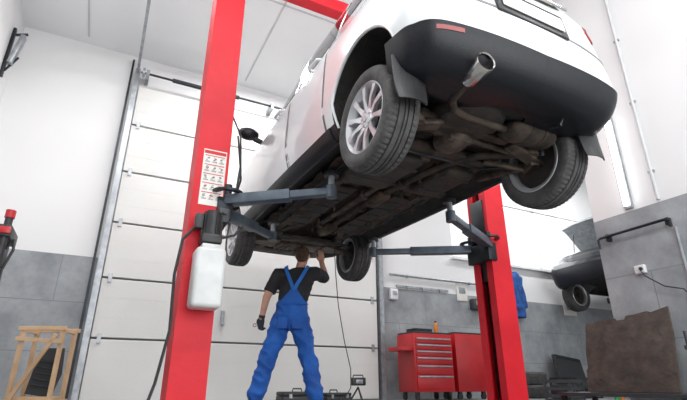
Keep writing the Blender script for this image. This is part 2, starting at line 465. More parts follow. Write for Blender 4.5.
        t=MB(); t.box((0,-.645,.80),(.60,.02,.20),rot=(rad(-8),0,0),bev=.008); t.obj('plate_recess',root,'blackp')
        t=MB(); t.box((0,-.662,.80),(.52,.008,.115),rot=(rad(-8),0,0),bev=.003); pl=t.obj('number_plate',root,'paper')
        t=MB(); t.box((0,-.66,.935),(.62,.045,.03),bev=.01); t.obj('tailgate_trim',root,'chrome')
        pan=MB(); nx=50; xs=[-.60+1.20*i/nx for i in range(nx+1)]; ys=[-.05+3.35*j/100 for j in range(101)]
        def hz(x,y):
            z=.30; a=abs(x)
            if a<.17: z+=.045*(1-(a/.17)**4)
            if .38<a<.47: z-=.05
            if .18<a<.37: z+=.010*math.sin(y*34)
            if .49<a: z-=.012*math.sin(y*20)
            if (1.02<y<1.12) or (2.02<y<2.1): z-=.03
            if .46<a and (y<.45 or y>2.7): z+=.12
            return z
        vs=[(x,y,hz(x,y)) for y in ys for x in xs]; w=nx+1
        fs=[[j*w+i,j*w+i+1,(j+1)*w+i+1,(j+1)*w+i] for j in range(100) for i in range(nx)]
        pan.add(vs,fs); pan.obj('floor_pan',root,'under',fix=False,angle=50)
        t=MB(); t.lathe([(0,.245),(.18,.245),(.23,.26),(.26,.30),(.27,.42),(0,.42)],c=(-.10,-.10,0),axis='Z',n=40,closed=False)
        t.obj('spare_wheel_well',root,'under3')
        t=MB(); t.tube([(.14,-.20,.255),(.16,-.20,.255),(.20,-.20,.255),(.50,-.20,.255),(.54,-.20,.255),(.56,-.20,.255)],[.05,.085,.105,.105,.085,.05],24,sy=.6)
        for x in (.3,.42): t.tube([(x-.008,-.20,.255),(x+.008,-.20,.255)],.11,24,sy=.6)
        t.obj('muffler',root,'under')
        t=MB(); t.tube([(.18,-.20,.25),(0,-.22,.235),(-.2,-.22,.235),(-.33,-.25,.24),(-.40,-.32,.25),(-.42,-.48,.270)],.024,12)
        t.tube([(.52,-.20,.25),(.58,-.1,.25),(.50,.02,.24),(.25,.17,.235),(.12,.4,.235),(.05,.9,.235),(.02,1.6,.235),(.05,2.2,.24),(.1,2.7,.25)],.028,12)
        for y in (.9,1.6): t.cyl((.045,y-.03,.235),(.045,y+.03,.235),.042)
        t.obj('exhaust_pipe',root,'under')
        t=MB(); t.lathe([(.052,.0),(.057,-.01),(.060,-.17),(.056,-.176),(.051,-.17),(.048,-.01)],c=(0,0,0),axis='Y',n=32); t.cyl((0,-.02,0),(0,-.015,0),.05)
        t.obj('exhaust_tip',root,'chrome',loc=(-.43,-.49,.278),rot=(rad(-1),0,rad(-6)))
        for y in (1.3,2.4):
            t=MB(); t.tube([(.05,y-.17,.235),(.05,y-.12,.235),(.05,y+.12,.235),(.05,y+.17,.235)],[.03,.072,.072,.03],20,sy=.75)
            t.obj('catalytic_converter',root,'rust')
        for a,b in (((-.27,.72,.265),(.44,.62,.15)),((.33,.72,.27),(.28,.56,.14))):
            t=MB(); t.box(a,b,bev=.05,seg=3)
            for y in (.55,.85): t.box((a[0],y,a[2]-b[2]/2),(b[0],.035,.008))
            t.obj('fuel_tank',root,'under3')
        t=MB(); t.cyl((-.06,.35,.27),(-.06,2.4,.27),.03)
        for y in (.4,1.35,2.35): t.cyl((-.06,y-.03,.27),(-.06,y+.03,.27),.05)
        t.obj('drive_shaft',root,'under2')
        t=MB(); t.ball((-.06,.10,.27),.13,sc=(1,1.1,.75)); t.cyl((-.06,.18,.27),(-.06,.36,.27),.06,.04); t.box((-.06,.02,.27),(.2,.06,.14),bev=.02)
        t.cyl((-.12,.05,.27),(-.60,.02,.23),.022); t.cyl((0,.05,.27),(.60,.02,.23),.022); t.obj('differential',root,'under2')
        t=MB()
        t.beam((-.5,.28,.26),(.5,.28,.26),.09,.07,.015); t.beam((-.5,-.06,.27),(.5,-.06,.27),.08,.06,.015)
        for sx in (-1,1):
            t.beam((sx*.42,.36,.27),(sx*.42,-.10,.28),.07,.07,.015)
        t.obj('rear_subframe',root,'under')
        for sx in (-1,1):
            t=MB(); t.beam((sx*.30,-.08,.23),(sx*.64,-.03,.155),.10,.04,.015); t.beam((sx*.34,.22,.23),(sx*.64,.06,.15),.035,.035); t.beam((sx*.58,.55,.26),(sx*.62,.05,.18),.05,.06,.015); t.beam((sx*.56,-.06,.16),(sx*.64,.10,.16),.06,.05); t.cyl((sx*.50,-.07,.18),(sx*.50,-.07,.22),.065)
            t.obj('rear_control_arm',root,'under2')
            t=MB(); pts=[(sx*.50+.045*math.cos(k*.6),-.07+.045*math.sin(k*.6),.2+k*.0035) for k in range(60)]; t.tube(pts,.008,6); t.obj('coil_spring',root,'dsteel')
            t=MB(); t.cyl((sx*.56,-.13,.17),(sx*.52,-.13,.45),.022); t.cyl((sx*.555,-.13,.28),(sx*.52,-.13,.46),.03); t.obj('shock_absorber',root,'dsteel')
            t=MB(); t.prism([(sx*.30,FA-.22),(sx*.30,FA+.16),(sx*.40,FA+.10),(sx*.63,FA+.05),(sx*.65,FA-.03),(sx*.42,FA-.15)],.185,.225); t.cyl((sx*.62,FA,.16),(sx*.62,FA,.24),.035); t.obj('front_control_arm',root,'under2')
            t=MB(); t.cyl((sx*.12,FA+.06,.27),(sx*.66,FA,.20),.02); t.obj('axle_shaft',root,'under2')
            t=MB(); t.cyl((sx*.2,FA-.14,.27),(sx*.62,FA-.12,.24),.014); t.obj('steering_rod',root,'dsteel')
            t=MB(); t.cyl((sx*.60,FA,.26),(sx*.54,FA-.02,.60),.03); t.cyl((sx*.59,FA,.36),(sx*.56,FA-.01,.38),.07); t.obj('strut',root,'dsteel')
        MB().tube([(-.58,.18,.19),(-.48,.20,.20),(-.4,.33,.225),(.4,.33,.225),(.48,.20,.20),(.58,.18,.19)],.012,8).obj('stabiliser_bar',root,'dsteel')
        MB().tube([(-.58,FA-.25,.2),(-.5,FA-.28,.22),(.5,FA-.28,.22),(.58,FA-.25,.2)],.013,8).obj('stabiliser_bar',root,'dsteel')
        t=MB(); t.beam((-.45,FA-.22,.23),(.45,FA-.22,.23),.14,.06,.02); t.beam((-.42,FA+.38,.25),(.42,FA+.38,.25),.08,.07,.02)
        for sx in (-1,1): t.beam((sx*.38,FA-.4,.25),(sx*.38,FA+.4,.25),.09,.07,.02); t.beam((sx*.36,FA-.4,.26),(sx*.22,FA-.95,.28),.07,.04,.01)
        t.obj('front_subframe',root,'under')
        t=MB(); t.box((-.12,FA+.1,.26),(.30,.26,.14),bev=.03); 
        for k in range(5): t.box((-.24+.06*k,FA+.1,.188),(.012,.22,.02))
        t.cyl((-.12,FA+.02,.19),(-.12,FA+.02,.175),.014,n=6); t.obj('oil_pan',root,'under2')
        t=MB(); t.box((.20,FA+.08,.28),(.30,.36,.16),bev=.05,seg=3); t.cyl((.33,FA+.02,.28),(.42,FA+.02,.28),.08); t.obj('gearbox',root,'under2')
        t=MB(); t.box((0,FA+.54,.255),(1.0,.30,.02),bev=.006)
        for k in range(5): t.box((-.4+.2*k,FA+.54,.243),(.10,.18,.012),bev=.004)
        t.obj('engine_undertray',root,'under3')
        for sx,y0,y1 in ((-1,1.25,2.55),(1,1.25,2.55)):
            t=MB(); t.box((sx*.29,(y0+y1)/2,.268),(.20,y1-y0,.03),bev=.012)
            for k in range(6): t.box((sx*.29,y0+.12+.21*k,.25),(.16,.03,.012),bev=.005)
            t.obj('underbody_cover',root,'under3')
        for k,x in enumerate((-.5,-.525,-.55)): MB().tube([(x,.5,.26),(x,1.2,.255),(x+.01,1.9,.26),(x,2.7,.26)],.006,6).obj('brake_line',root,'dsteel')
        MB().tube([(.52,.4,.26),(.5,1.2,.255),(.53,2.0,.26),(.5,2.7,.26)],.008,6).obj('fuel_line',root,'dsteel')
        t=MB()
        for k in range(40):
            x=random.uniform(-.58,.58);y=random.uniform(.45,2.7); t.cyl((x,y,.235),(x,y,.30),.012,n=6)
        t.obj('bolt',root,'under2',kind='stuff')
        t=MB(); t.tube([(.36,-.40,.27),(.36,-.48,.25),(.36,-.46,.21),(.36,-.38,.23)],.010,8); t.obj('tow_eye',root,'dsteel')
        for sx in (-1,1):
            for yb,zt,hh,ww in ((-.395,.38,.29,.22),(FA-.43,.32,.16,.18)):
                vs=[];fs=[];n=8
                for lay in (0,.010):
                    for i in range(n+1):
                        for j in range(n+1):
                            u=i/n; v=j/n-.5; cw=ww*(1-.10*u) if u<.8 else ww*(.92-.9*(u-.8)**1.3)
                            vs.append((sx*.745+v*cw, yb-.035*u*u+.05*v*v*4*.5+lay, zt-hh*u))
                Nn=(n+1)**2
                for i in range(n):
                    for j in range(n):
                        a=i*(n+1)+j; fs.append([a,a+1,a+n+2,a+n+1]); fs.append([Nn+a,Nn+a+n+1,Nn+a+n+2,Nn+a+1])
                for i in range(n):
                    for j in (0,n): a=i*(n+1)+j; fs.append([a,a+n+1,Nn+a+n+1,Nn+a])
                    for j in (0,n): a=j*(n+1)+i; fs.append([a,a+1,Nn+a+1,Nn+a])
                MB().add(vs,fs).obj('mud_flap',root,'blackp')
    for i,(sx,y,z) in enumerate(((-1,0,.175),(1,0,.19),(-1,FA,.21),(1,FA,.17))):
        tr_=TR if sx<0 else (.70 if y==0 else .79)
        if wheel_src is None:
            wh=tyre_mesh().obj('wheel',root,'rubber',angle=40); rm=rim_mesh().obj('rim',wh,'alloy',angle=40)
            hb=MB(); hb.lathe([(0,.089),(.022,.089),(.028,.083),(.028,.065),(0,.065)],n=24)
            for k in range(5):
                an=2*pi*k/5+.3; hb.cyl((.055,.047*math.cos(an),.047*math.sin(an)),(.085,.047*math.cos(an),.047*math.sin(an)),.009,n=6)
            hb.obj('hub_cap',rm,'alloy')
            bd=MB(); bd.lathe([(.03,.02),(.185,.02),(.185,-.004),(.03,-.004)],n=40); bd.lathe([(.02,-.05),(.180,-.05),(.190,-.035),(.190,-.01),(.02,-.01)],n=40); bd.box((-.03,.12,.05),(.09,.07,.12),bev=.015); bd.cyl((0,0,0),(-.10,0,0),.07,.05); bd.obj('brake_disc',wh,'under3')
            wheel_src=wh
            wh.location=(sx*tr_,y,z); wh.rotation_euler=(0,0,pi if sx<0 else 0)
        else:
            copy_tree(wheel_src,root,(sx*tr_,y,z),(rad(20*i),0,pi if sx<0 else 0))
    return wheel_src
CX,CY,CZ=2.055,2.14,1.585
car=empty('car',(CX,CY,CZ),rot=(rad(1.2),0,0),label='white compact SUV raised on a red two-post lift',cat='car')
ws=build_car(car,M['white'])
c2z=1.84
car2=empty('car',(12.25,5.95,c2z),rot=(0,0,rad(90)),label='dark hatchback with raised bonnet lifted in the next bay',cat='car')
build_car(car2,M['darkpaint'],full=False,wheel_src=ws)

sl=empty('scissor_lift',(10.7,5.95,0),label='grey scissor lift under the dark car',cat='car lift')
MB().box((0,0,.06),(1.9,1.3,.12)).obj('base',sl,'steel',smooth=False)
for y in (-.4,.4):
    MB().beam((-.8,y,.12),(.8,y,1.84),.06,.1).obj('scissor_arm',sl,'steel'); MB().beam((-.8,y+.08,1.84),(.8,y+.08,.12),.06,.1).obj('scissor_arm',sl,'steel')
    MB().box((0,y,1.92),(1.9,.3,.12)).obj('platform',sl,'steel',smooth=False)
    for x in (-.7,.7): MB().box((x,y,2.075),(.15,.15,.19)).obj('pad',sl,'blackp',smooth=False)

# ------------------------------------------------------------ lift
LX,RX,PY=.62,3.78,3.78
def post(sx,x,root):
    w=.135;d=.145;th=.02
    poly=[(-w,-d),(w,-d),(w,-d+.09),(w-th,-d+.09),(w-th,-d+th),(-w+th,-d+th),(-w+th,d-th),(w-th,d-th),(w-th,d-.09),(w,d-.09),(w,d),(-w,d)]
    poly=[(px*sx+x,py) for px,py in poly]
    t=MB(); t.prism(poly,.02,4.35)
    t.obj('post',root,'red',smooth=False)
    t=MB(); t.box((x,0,.012),(.5,.46,.024),bev=.005)
    for yy in (-.19,.19):
        for xx in (-.2,.2): t.cyl((x+xx,yy,.02),(x+xx,yy,.06),.016,n=6)
    t.obj('base_plate',root,'red',smooth=False)
    t=MB(); t.box((x+sx*.01,0,1.75),(.19,.24,.95),bev=.01); t.box((x+sx*.13,0,1.58),(.12,.34,.20),bev=.01); t.box((x+sx*.13,0,1.95),(.03,.2,.5),bev=.005)
    for yy in (-.13,.13): t.cyl((x+sx*.15,yy,1.50),(x+sx*.15,yy,1.80),.035)
    t.obj('carriage',root,'dsteel')
    MB().cyl((x-sx*.06,.0,.1),(x-sx*.06,.0,1.3),.04).obj('hydraulic_ram',root,'dsteel')
    for yy in (-.09,.09): MB().tube([(x+sx*.02,yy,.1),(x+sx*.02,yy,4.2)],.008,8).obj('lift_cable',root,'blackp')
def arm(root,x,sx,ysgn,tip):
    p0=Vector((x+sx*.15,.13*ysgn,1.66)); p1=Vector(tip); p1.z=1.68
    t=MB(); t.beam(p0,p0.lerp(p1,.62),.10,.085,.006); am=t.obj('arm',root,'steel')
    t=MB(); t.beam(p0.lerp(p1,.5),p1,.072,.06,.005); t.cyl((p1.x,p1.y,1.63),(p1.x,p1.y,1.73),.045); t.obj('arm_extension',am,'steel')
    MB().cyl((p1.x,p1.y,1.72),(p1.x,p1.y,1.82),.026).obj('screw',am,'galv')
    MB().cyl((p1.x,p1.y,1.815),(p1.x,p1.y,1.845),.062,n=28).obj('pad',am,'blackp')
    t=MB(); t.lathe([(.09,0),(.13,0),(.13,.02),(.09,.02)],c=(p0.x,p0.y,1.715),axis='Z',n=28); t.cyl((p0.x,p0.y,1.56),(p0.x,p0.y,1.78),.03); t.obj('pivot',am,'dsteel')
lift=empty('car_lift',(0,PY,0),label='red two-post car lift with grey telescopic arms holding the white SUV',cat='car lift')
post(1,LX,lift); post(-1,RX,lift)
MB().box(((LX+RX)/2,0,4.27),(RX-LX+.27,.14,.16),bev=.006).obj('cross_beam',lift,'red',smooth=False)
arm(lift,LX,1,-1,(1.48,-.66,0)); arm(lift,LX,1,1,(1.46,.72,0))
arm(lift,RX,-1,-1,(2.72,-.62,0)); arm(lift,RX,-1,1,(2.72,.78,0))
UX=LX+.03
pu=MB(); pu.box((UX,-.27,.97),(.22,.20,.44),bev=.03,seg=3); pu.box((UX,-.27,1.20),(.14,.13,.05),bev=.01); pu.cyl((UX+.06,-.27,1.20),(UX+.06,-.27,1.25),.02)
pu.obj('oil_tank',lift,'tank')
pu=MB(); pu.box((UX,-.25,1.27),(.15,.16,.07),bev=.01); pu.cyl((UX,-.25,1.30),(UX,-.25,1.49),.07,n=28)
for k in range(10): pu.box((UX+.073*math.cos(k*.628),-.25+.073*math.sin(k*.628),1.39),(.012,.012,.17),rot=(0,0,k*.628))
pu.cyl((UX,-.25,1.49),(UX,-.25,1.505),.05); pu.box((UX-.10,-.24,1.41),(.06,.09,.12),bev=.01); pu.tube([(UX+.06,-.3,1.28),(UX+.16,-.34,1.31),(UX+.2,-.35,1.37)],.010); pu.ball((UX+.2,-.35,1.38),.02)
pu.obj('power_unit',lift,'blackp')
pu=MB(); pu.box((LX+.12,-.19,1.50),(.09,.08,.12),bev=.01); pu.cyl((LX+.12,-.23,1.52),(LX+.12,-.25,1.52),.018); pu.obj('control_box',lift,'caseb')
for pts,r in (([(LX-.10,-.22,1.36),(LX-.17,-.22,1.26),(LX-.19,-.18,1.0),(LX-.17,-.17,.6),(LX-.22,-.17,.25),(LX-.28,-.2,.03)],.011),
    ([(LX+.2,-.1,2.3),(LX+.24,-.12,2.0),(LX+.22,-.14,1.75),(LX+.18,-.14,1.5),(LX+.08,-.19,1.31)],.010),
    ([(LX+.13,.0,2.6),(LX+.24,-.03,2.35),(LX+.27,-.05,1.9),(LX+.2,-.05,1.6)],.009)):
    MB().tube(pts,r,8).obj('hose',lift,'blackp')
SZ=1.84; YS=-.1465
t=MB(); t.box((LX+.015,YS,SZ),(.19,.003,.50)); sk=t.obj('warning_sticker',lift,'paper',smooth=False)
MB().box((LX+.015,YS-.0025,SZ+.225),(.18,.002,.03)).obj('sticker_heading',sk,'inkred',smooth=False)
t=MB(); t2=MB(); y=YS-.0025
for r in range(5):
    cz=SZ+.165-.083*r
    t2.box((LX+.015,y,cz+.028),(.165,.002,.006))
    for c in range(3):
        cx=LX+.015-.058+.058*c
        for q in (-.024,-.031): t.box((cx,y,cz+q),(.040,.002,.002))
        t.box((cx+random.uniform(-.006,.006),y,cz+random.uniform(-.004,.004)),(random.uniform(.012,.024),.002,.008))
        t.box((cx+random.uniform(-.01,.01),y,cz+.012),(random.uniform(.01,.026),.002,.003)); t.box((cx+random.uniform(-.01,.01),y,cz-.012),(.014,.002,.004))
        if (r+c)%2: t2.box((cx+.008,y-.001,cz),(.012,.002,.010))
t.obj('sticker_text',sk,'ink',smooth=False,kind='stuff'); t2.obj('sticker_mark',sk,'inkred',smooth=False,kind='stuff')

# ------------------------------------------------------------ person
fw=Vector((math.sin(rad(27)),math.cos(rad(27)),0)); rt=Vector((math.cos(rad(27)),-math.sin(rad(27)),0))
pp=fw*5.3+rt*(-.555)
person=empty('person',(pp.x,pp.y,0),rot=(0,0,rad(-27)),label='mechanic in black t-shirt and blue overalls reaching overhead',cat='person')
def remesh(o,vox,sm=6):
    m=o.modifiers.new('r','REMESH'); m.mode='VOXEL'; m.voxel_size=vox
    s=o.modifiers.new('s','SMOOTH'); s.factor=.5; s.iterations=sm
    bake(o); o.data.shade_smooth(); return o
def folds(o,amp,fx,fz,seed=0):
    me=o.data; ns=[v.normal.copy() for v in me.vertices]
    for v,n in zip(me.vertices,ns):
        p=v.co; q=Vector((p.x*fx+seed,p.y*fx,p.z*fz+p.x*fx*.6))
        a=noise.noise(q); a=1-abs(a)*2.2
        v.co=p+n*amp*(a-.3)
def limb(mb,pts,rs,n=14):
    P=[];R=[]
    for (a,b),(ra,rb) in zip(zip(pts,pts[1:]),zip(rs,rs[1:])):
        for k in range(4):
            t=k/4; P.append(Vector(a).lerp(Vector(b),t)); R.append(ra+(rb-ra)*t)
    P.append(Vector(pts[-1]));R.append(rs[-1])
    mb.tube(P,R,n)
    for p,r in zip(pts,rs): mb.ball(p,r,12,8)
def torso(mb,rows,n=20):
    vs=[];fs=[]
    for (x,y,z,rx,ry) in rows:
        for k in range(n):
            a=2*pi*k/n; vs.append((x+rx*math.cos(a),y+ry*math.sin(a),z))
    for i in range(len(rows)-1):
        for k in range(n):
            k2=(k+1)%n; fs.append([i*n+k,i*n+k2,(i+1)*n+k2,(i+1)*n+k])
    fs.append(list(range(n))[::-1]); fs.append([(len(rows)-1)*n+k for k in range(n)])
    mb.add(vs,fs)
LS=(-.19,0,1.42); LE=(-.31,-.03,1.15); LW=(-.36,.02,.93)
RS=(.24,.02,1.43); RE=(.345,.20,1.41); RW=(.285,.27,1.63)
LH=(-.13,0,.88); LK=(-.27,.03,.50); LA=(-.375,-.02,.09)
RH=(.065,0,.88); RK=(.175,.05,.50); RA=(.265,-.02,.09)
b=MB()
torso(b,[(-.03,0,.84,.13,.10),(-.035,0,.92,.155,.11),(-.03,0,1.03,.135,.095),(-.005,0,1.18,.15,.10),(.02,0,1.32,.175,.11),(.025,0,1.41,.17,.09),(.035,0,1.46,.09,.065),(.045,0,1.49,.055,.055)])
b.tube([(.04,0,1.44),(.055,.01,1.50),(.07,.02,1.56)],[.06,.055,.056],16)
b.ball((.075,.03,1.645),.1,20,14,sc=(.76,.93,1.05)); b.ball((.08,.07,1.585),.06,16,10,sc=(.85,.9,.9))
b.ball((.085,.125,1.628),.016,8,6,sc=(.8,1.2,1.5))
b.tube([(.065,.112,1.592),(.105,.110,1.592)],.007,8)
for sx in (-1,1): b.ball((.075+sx*.078,.02,1.635),.026,10,8,sc=(.35,.7,1.15)); b.ball((.083+sx*.03,.108,1.65),.011,8,6)
limb(b,[LS,LE,LW],[.06,.045,.030]); limb(b,[RS,RE,RW],[.06,.045,.030])
limb(b,[LH,LK,LA],[.088,.058,.042]); limb(b,[RH,RK,RA],[.088,.058,.042])
for A in (LA,RA): b.ball((A[0],A[1]+.05,.05),.05,10,8,sc=(.8,2,.8))
def hand(mb,w,d,n,out,r=1.0,curl=.5,thick=0):
    w=Vector(w);d=Vector(d).normalized();n=Vector(n);n=(n-d*n.dot(d)).normalized();s=d.cross(n).normalized()
    if s.dot(Vector(out))<0:s=-s
    for k in range(4):
        o=s*(.027-.018*k); 
        mb.tube([w+o*.6,w+d*.04+o,w+d*.085+o],[.017+thick,.014+thick,.012+thick],8)
        L=(.038,.042,.039,.03)[k]; p=w+d*.085+o; ang=0; pts=[p]
        for j in range(3):
            ang+=curl*(.8 if j==0 else 1); q=d*math.cos(ang)+n*math.sin(ang); p=p+q*L*(1,.75,.6)[j]; pts.append(p)
        mb.tube(pts,[.0105+thick,.0095+thick,.009+thick,.0075+thick],8)
        mb.ball(pts[-1],.0078+thick,8,6)
    p=w+d*.03+s*.03; mb.tube([w+d*.015+s*.012,p+s*.012,p+d*.03+s*.025+n*.015,p+d*.05+s*.02+n*.03],[.016+thick,.014+thick,.011+thick,.008+thick],8)
hand(b,RW,(-.05,.02,1),(-.3,1,0),(-1,0,0),curl=.35)
hand(b,LW,(-.12,.08,-1),(.4,.9,0),(.2,1,0),curl=.75)
bo=b.obj('body',person,'skin'); remesh(bo,.0065,3)
b=MB()
torso(b,[(-.035,0,.95,.165,.12),(-.03,0,1.03,.155,.11),(-.005,0,1.18,.175,.118),(.02,0,1.32,.195,.125),(.025,0,1.41,.192,.108),(.035,0,1.465,.105,.078),(.045,0,1.485,.068,.066)])
def lerp(a,b,t): return tuple(Vector(a).lerp(Vector(b),t))
b.tube([(-.10,0,1.40),LS,lerp(LS,LE,.5),lerp(LS,LE,.78)],[.088,.082,.072,.070],16); b.tube([(.14,0,1.41),RS,lerp(RS,RE,.5),lerp(RS,RE,.88)],[.088,.082,.072,.068],16)
ts=b.obj('tshirt',person,'tshirt'); remesh(ts,.009,4); folds(ts,.006,7,11,3)
b=MB()
torso(b,[(-.03,0,.80,.14,.12),(-.035,-.005,.88,.192,.145),(-.035,-.005,.95,.192,.142),(-.03,0,1.04,.172,.128),(-.018,0,1.10,.172,.126)])
limb(b,[LH,LK,lerp(LK,LA,.5),(-.362,-.02,.14)],[.116,.092,.086,.090]); limb(b,[RH,RK,lerp(RK,RA,.5),(.257,-.02,.14)],[.116,.092,.086,.090])
ov=b.obj('overalls',person,'blue'); remesh(ov,.010,4); folds(ov,.020,6,9,1)
t=MB(); 
def onback(x,z): return -(.130*math.sqrt(max(0,1-((x-.0)/.2)**2)))-.006
vs=[];fs=[];n=10;m=8
for lay in (0,.012):
    for j in range(m+1):
        z=1.06+.17*j/m; hw=.155*(1-(j/m)**.8)+.028
        for i in range(n+1):
            x=-.014+.02*j/m+hw*(2*i/n-1); vs.append((x,onback(x,z)-.008+lay,z))
Nn=(n+1)*(m+1)
for j in range(m):
    for i in range(n):
        a=j*(n+1)+i; fs.append([a,a+1,a+n+2,a+n+1]); fs.append([Nn+a,Nn+a+n+1,Nn+a+n+2,Nn+a+1])
for j in range(m):
    for i in (0,n): a=j*(n+1)+i; fs.append([a,a+n+1,Nn+a+n+1,Nn+a])
t.add(vs,fs); t.obj('back_panel',ov,'blue')
def strap(p):
    t=MB(); P=[Vector(q) for q in p]; vs=[];fs=[]
    for i,q in enumerate(P):
        d=(P[min(i+1,len(P)-1)]-P[max(i-1,0)]).normalized(); c=Vector((.02,0,1.30)); o=(q-c); o=(o-d*o.dot(d)).normalized(); s=d.cross(o).normalized()
        for a,bb in ((-.020,0),(.020,0),(.020,.006),(-.020,.006)): vs.append(q+s*a+o*(bb+.006))
    for i in range(len(P)-1):
        for k in range(4): fs.append([i*4+k,i*4+(k+1)%4,i*4+4+(k+1)%4,i*4+4+k])
    fs.append([3,2,1,0]); fs.append([len(vs)-4+k for k in range(4)])
    t.add(vs,fs); t.obj('strap',ov,'blued')
strap([(.005,-.132,1.21),(-.02,-.139,1.28),(-.05,-.134,1.35),(-.078,-.114,1.415),(-.098,-.082,1.466),(-.10,-.03,1.497),(-.10,.05,1.48),(-.085,.13,1.38),(-.07,.138,1.15)])
strap([(.005,-.132,1.21),(.04,-.139,1.28),(.08,-.134,1.35),(.113,-.114,1.415),(.138,-.082,1.469),(.145,-.03,1.50),(.14,.05,1.48),(.12,.13,1.38),(.09,.138,1.15)])
for px,rz in ((-.10,-14),(.05,16)):
    MB().box((px,-.140,.86),(.11,.016,.13),rot=(rad(-8),0,rad(rz)),bev=.004).obj('pocket',ov,'blue')
b=MB(); b.ball((.073,.018,1.668),.1,20,14,sc=(.83,1.0,.92)); b.ball((.070,-.015,1.63),.085,16,10,sc=(.86,.85,.95))
hr=b.obj('hair',person,'hair'); remesh(hr,.008,2)
b=MB(); b.tube([lerp(LE,LW,.86),LW],[.037,.036],14); hand(b,LW,(-.12,.08,-1),(.4,.9,0),(.2,1,0),curl=.75,thick=.0035)
gl=b.obj('glove',person,'glove'); remesh(gl,.0055,2)
for A,nm in ((LA,'shoe'),(RA,'shoe')):
    b=MB(); b.ball((A[0],A[1]+.06,.055),.06,16,10,sc=(.82,2.3,.85)); b.cyl((A[0],A[1],.05),(A[0],A[1],.15),.058,.055); b.box((A[0],A[1]+.055,.015),(.095,.28,.03),bev=.012)
    s=b.obj(nm,person,'shoe'); remesh(s,.009,3)
d=Vector((LW[0]-.012,LW[1]+.05,LW[2]-.10))
t=MB(); t.beam((-.055,0,-.02),(.075,0,.03),.016,.008,.003); t.lathe([(.012,-.005),(.022,-.005),(.022,.005),(.012,.005)],c=(-.07,0,-.026),axis='Y',n=20)
C.view_layer.update()
wp=person.matrix_world@d
t.obj('spanner',None,'chrome',loc=tuple(wp),rot=(0,.7,rad(-27)),label='small steel ring spanner held in the gloved hand',cat='spanner')

t=MB()
t.tube([(0,0,.04),(.02,.0,-.3),(.06,.0,-.7),(.14,0,-1.1),(.22,0,-1.4),(.22,0,-1.6),(.10,0,-1.76),(-.1,.05,-1.79)],.006,6)
t.obj('power_cord',None,'blackp',loc=(2.42,5.0,1.80),label='thin black cord hanging from the car underside',cat='cable')

# ------------------------------------------------------------ tool cabinets
def cabinet(loc,w,dp,h,nd,label,rot=0,tray=False):
    r=empty('tool_cabinet',loc,rot=(0,0,rot),label=label,cat='tool cabinet')
    MB().box((0,0,.12+(h-.12)/2),(w,dp,h-.12),bev=.012).obj('body',r,'cabred')
    MB().box((0,0,h+.012),(w-.02,dp-.02,.03),bev=.008).obj('top_mat',r,'blackp')
    z=.16; hs=[.19,.14,.11,.09,.09,.09][:nd]; tot=sum(hs); k=(h-.22)/tot
    for q in hs:
        hh=q*k; dr=MB().box((0,-dp/2-.008,z+hh/2),(w-.06,.022,hh-.016),bev=.005).obj('drawer',r,'cabred')
        MB().box((0,-dp/2-.028,z+hh-.024),(w-.09,.022,.022),bev=.003).obj('handle',dr,'galv')
        z+=hh
    if tray:
        t=MB(); t.box((-w/2-.11,-.02,.74),(.22,.38,.02),bev=.004); t.box((-w/2-.215,-.02,.765),(.012,.38,.05))
        for sy in (-.2,.16): t.box((-w/2-.11,sy,.765),(.22,.012,.05))
        t.obj('side_tray',r,'cabred')
    else:
        MB().tube([(w/2,-dp*.35,h-.08),(w/2+.05,-dp*.35,h-.05),(w/2+.05,dp*.35,h-.05),(w/2,dp*.35,h-.08)],.012,8).obj('push_handle',r,'blackp')
    for sx in (-1,1):
        for sy in (-1,1):
            t=MB(); t.cyl((sx*(w/2-.07)-.015,sy*(dp/2-.07),.05),(sx*(w/2-.07)+.015,sy*(dp/2-.07),.05),.05); t.box((sx*(w/2-.07),sy*(dp/2-.07),.10),(.05,.06,.04)); t.obj('castor',r,'blackp')
    return r
cabinet((4.86,6.58,0),.76,.48,1.0,6,'red steel tool cabinet with six drawers on castors',tray=True)
cabinet((5.66,6.62,0),.50,.64,1.03,5,'plain-sided red roller cabinet standing behind the lift post',rot=rad(90))
r=empty('tool_tray',(4.75,6.55,1.03),label='black tray of steel tools on the red cabinet',cat='tray')
t=MB(); t.box((0,0,.01),(.34,.24,.01)); 
for sx in (-1,1): t.box((sx*.17,0,.03),(.008,.24,.05))
for sy in (-1,1): t.box((0,sy*.12,.03),(.34,.008,.05))
t.obj('pan',r,'dsteel',smooth=False)
for a,bb,q in (((-.12,-.05,.03),(.1,.03,.03),.01),((-.1,.06,.03),(.12,.05,.03),.008),((.06,-.07,.035),(.14,-.04,.035),.014)): MB().cyl(a,bb,q).obj('socket_bar',r,'chrome')
def bottle(loc,m,h,label):
    r=empty('bottle',loc,label=label,cat='bottle')
    MB().lathe([(0,0),(.035,0),(.038,.01),(.038,h*.68),(.030,h*.78),(.014,h*.86),(.014,h*.9),(0,h*.9)],axis='Z',n=24,closed=False).obj('body',r,m)
    MB().cyl((0,0,h*.89),(0,0,h),.018).obj('cap',r,'blackp')
bottle((5.06,6.50,1.03),'orange',.2,'orange plastic fluid bottle standing on the cabinet')

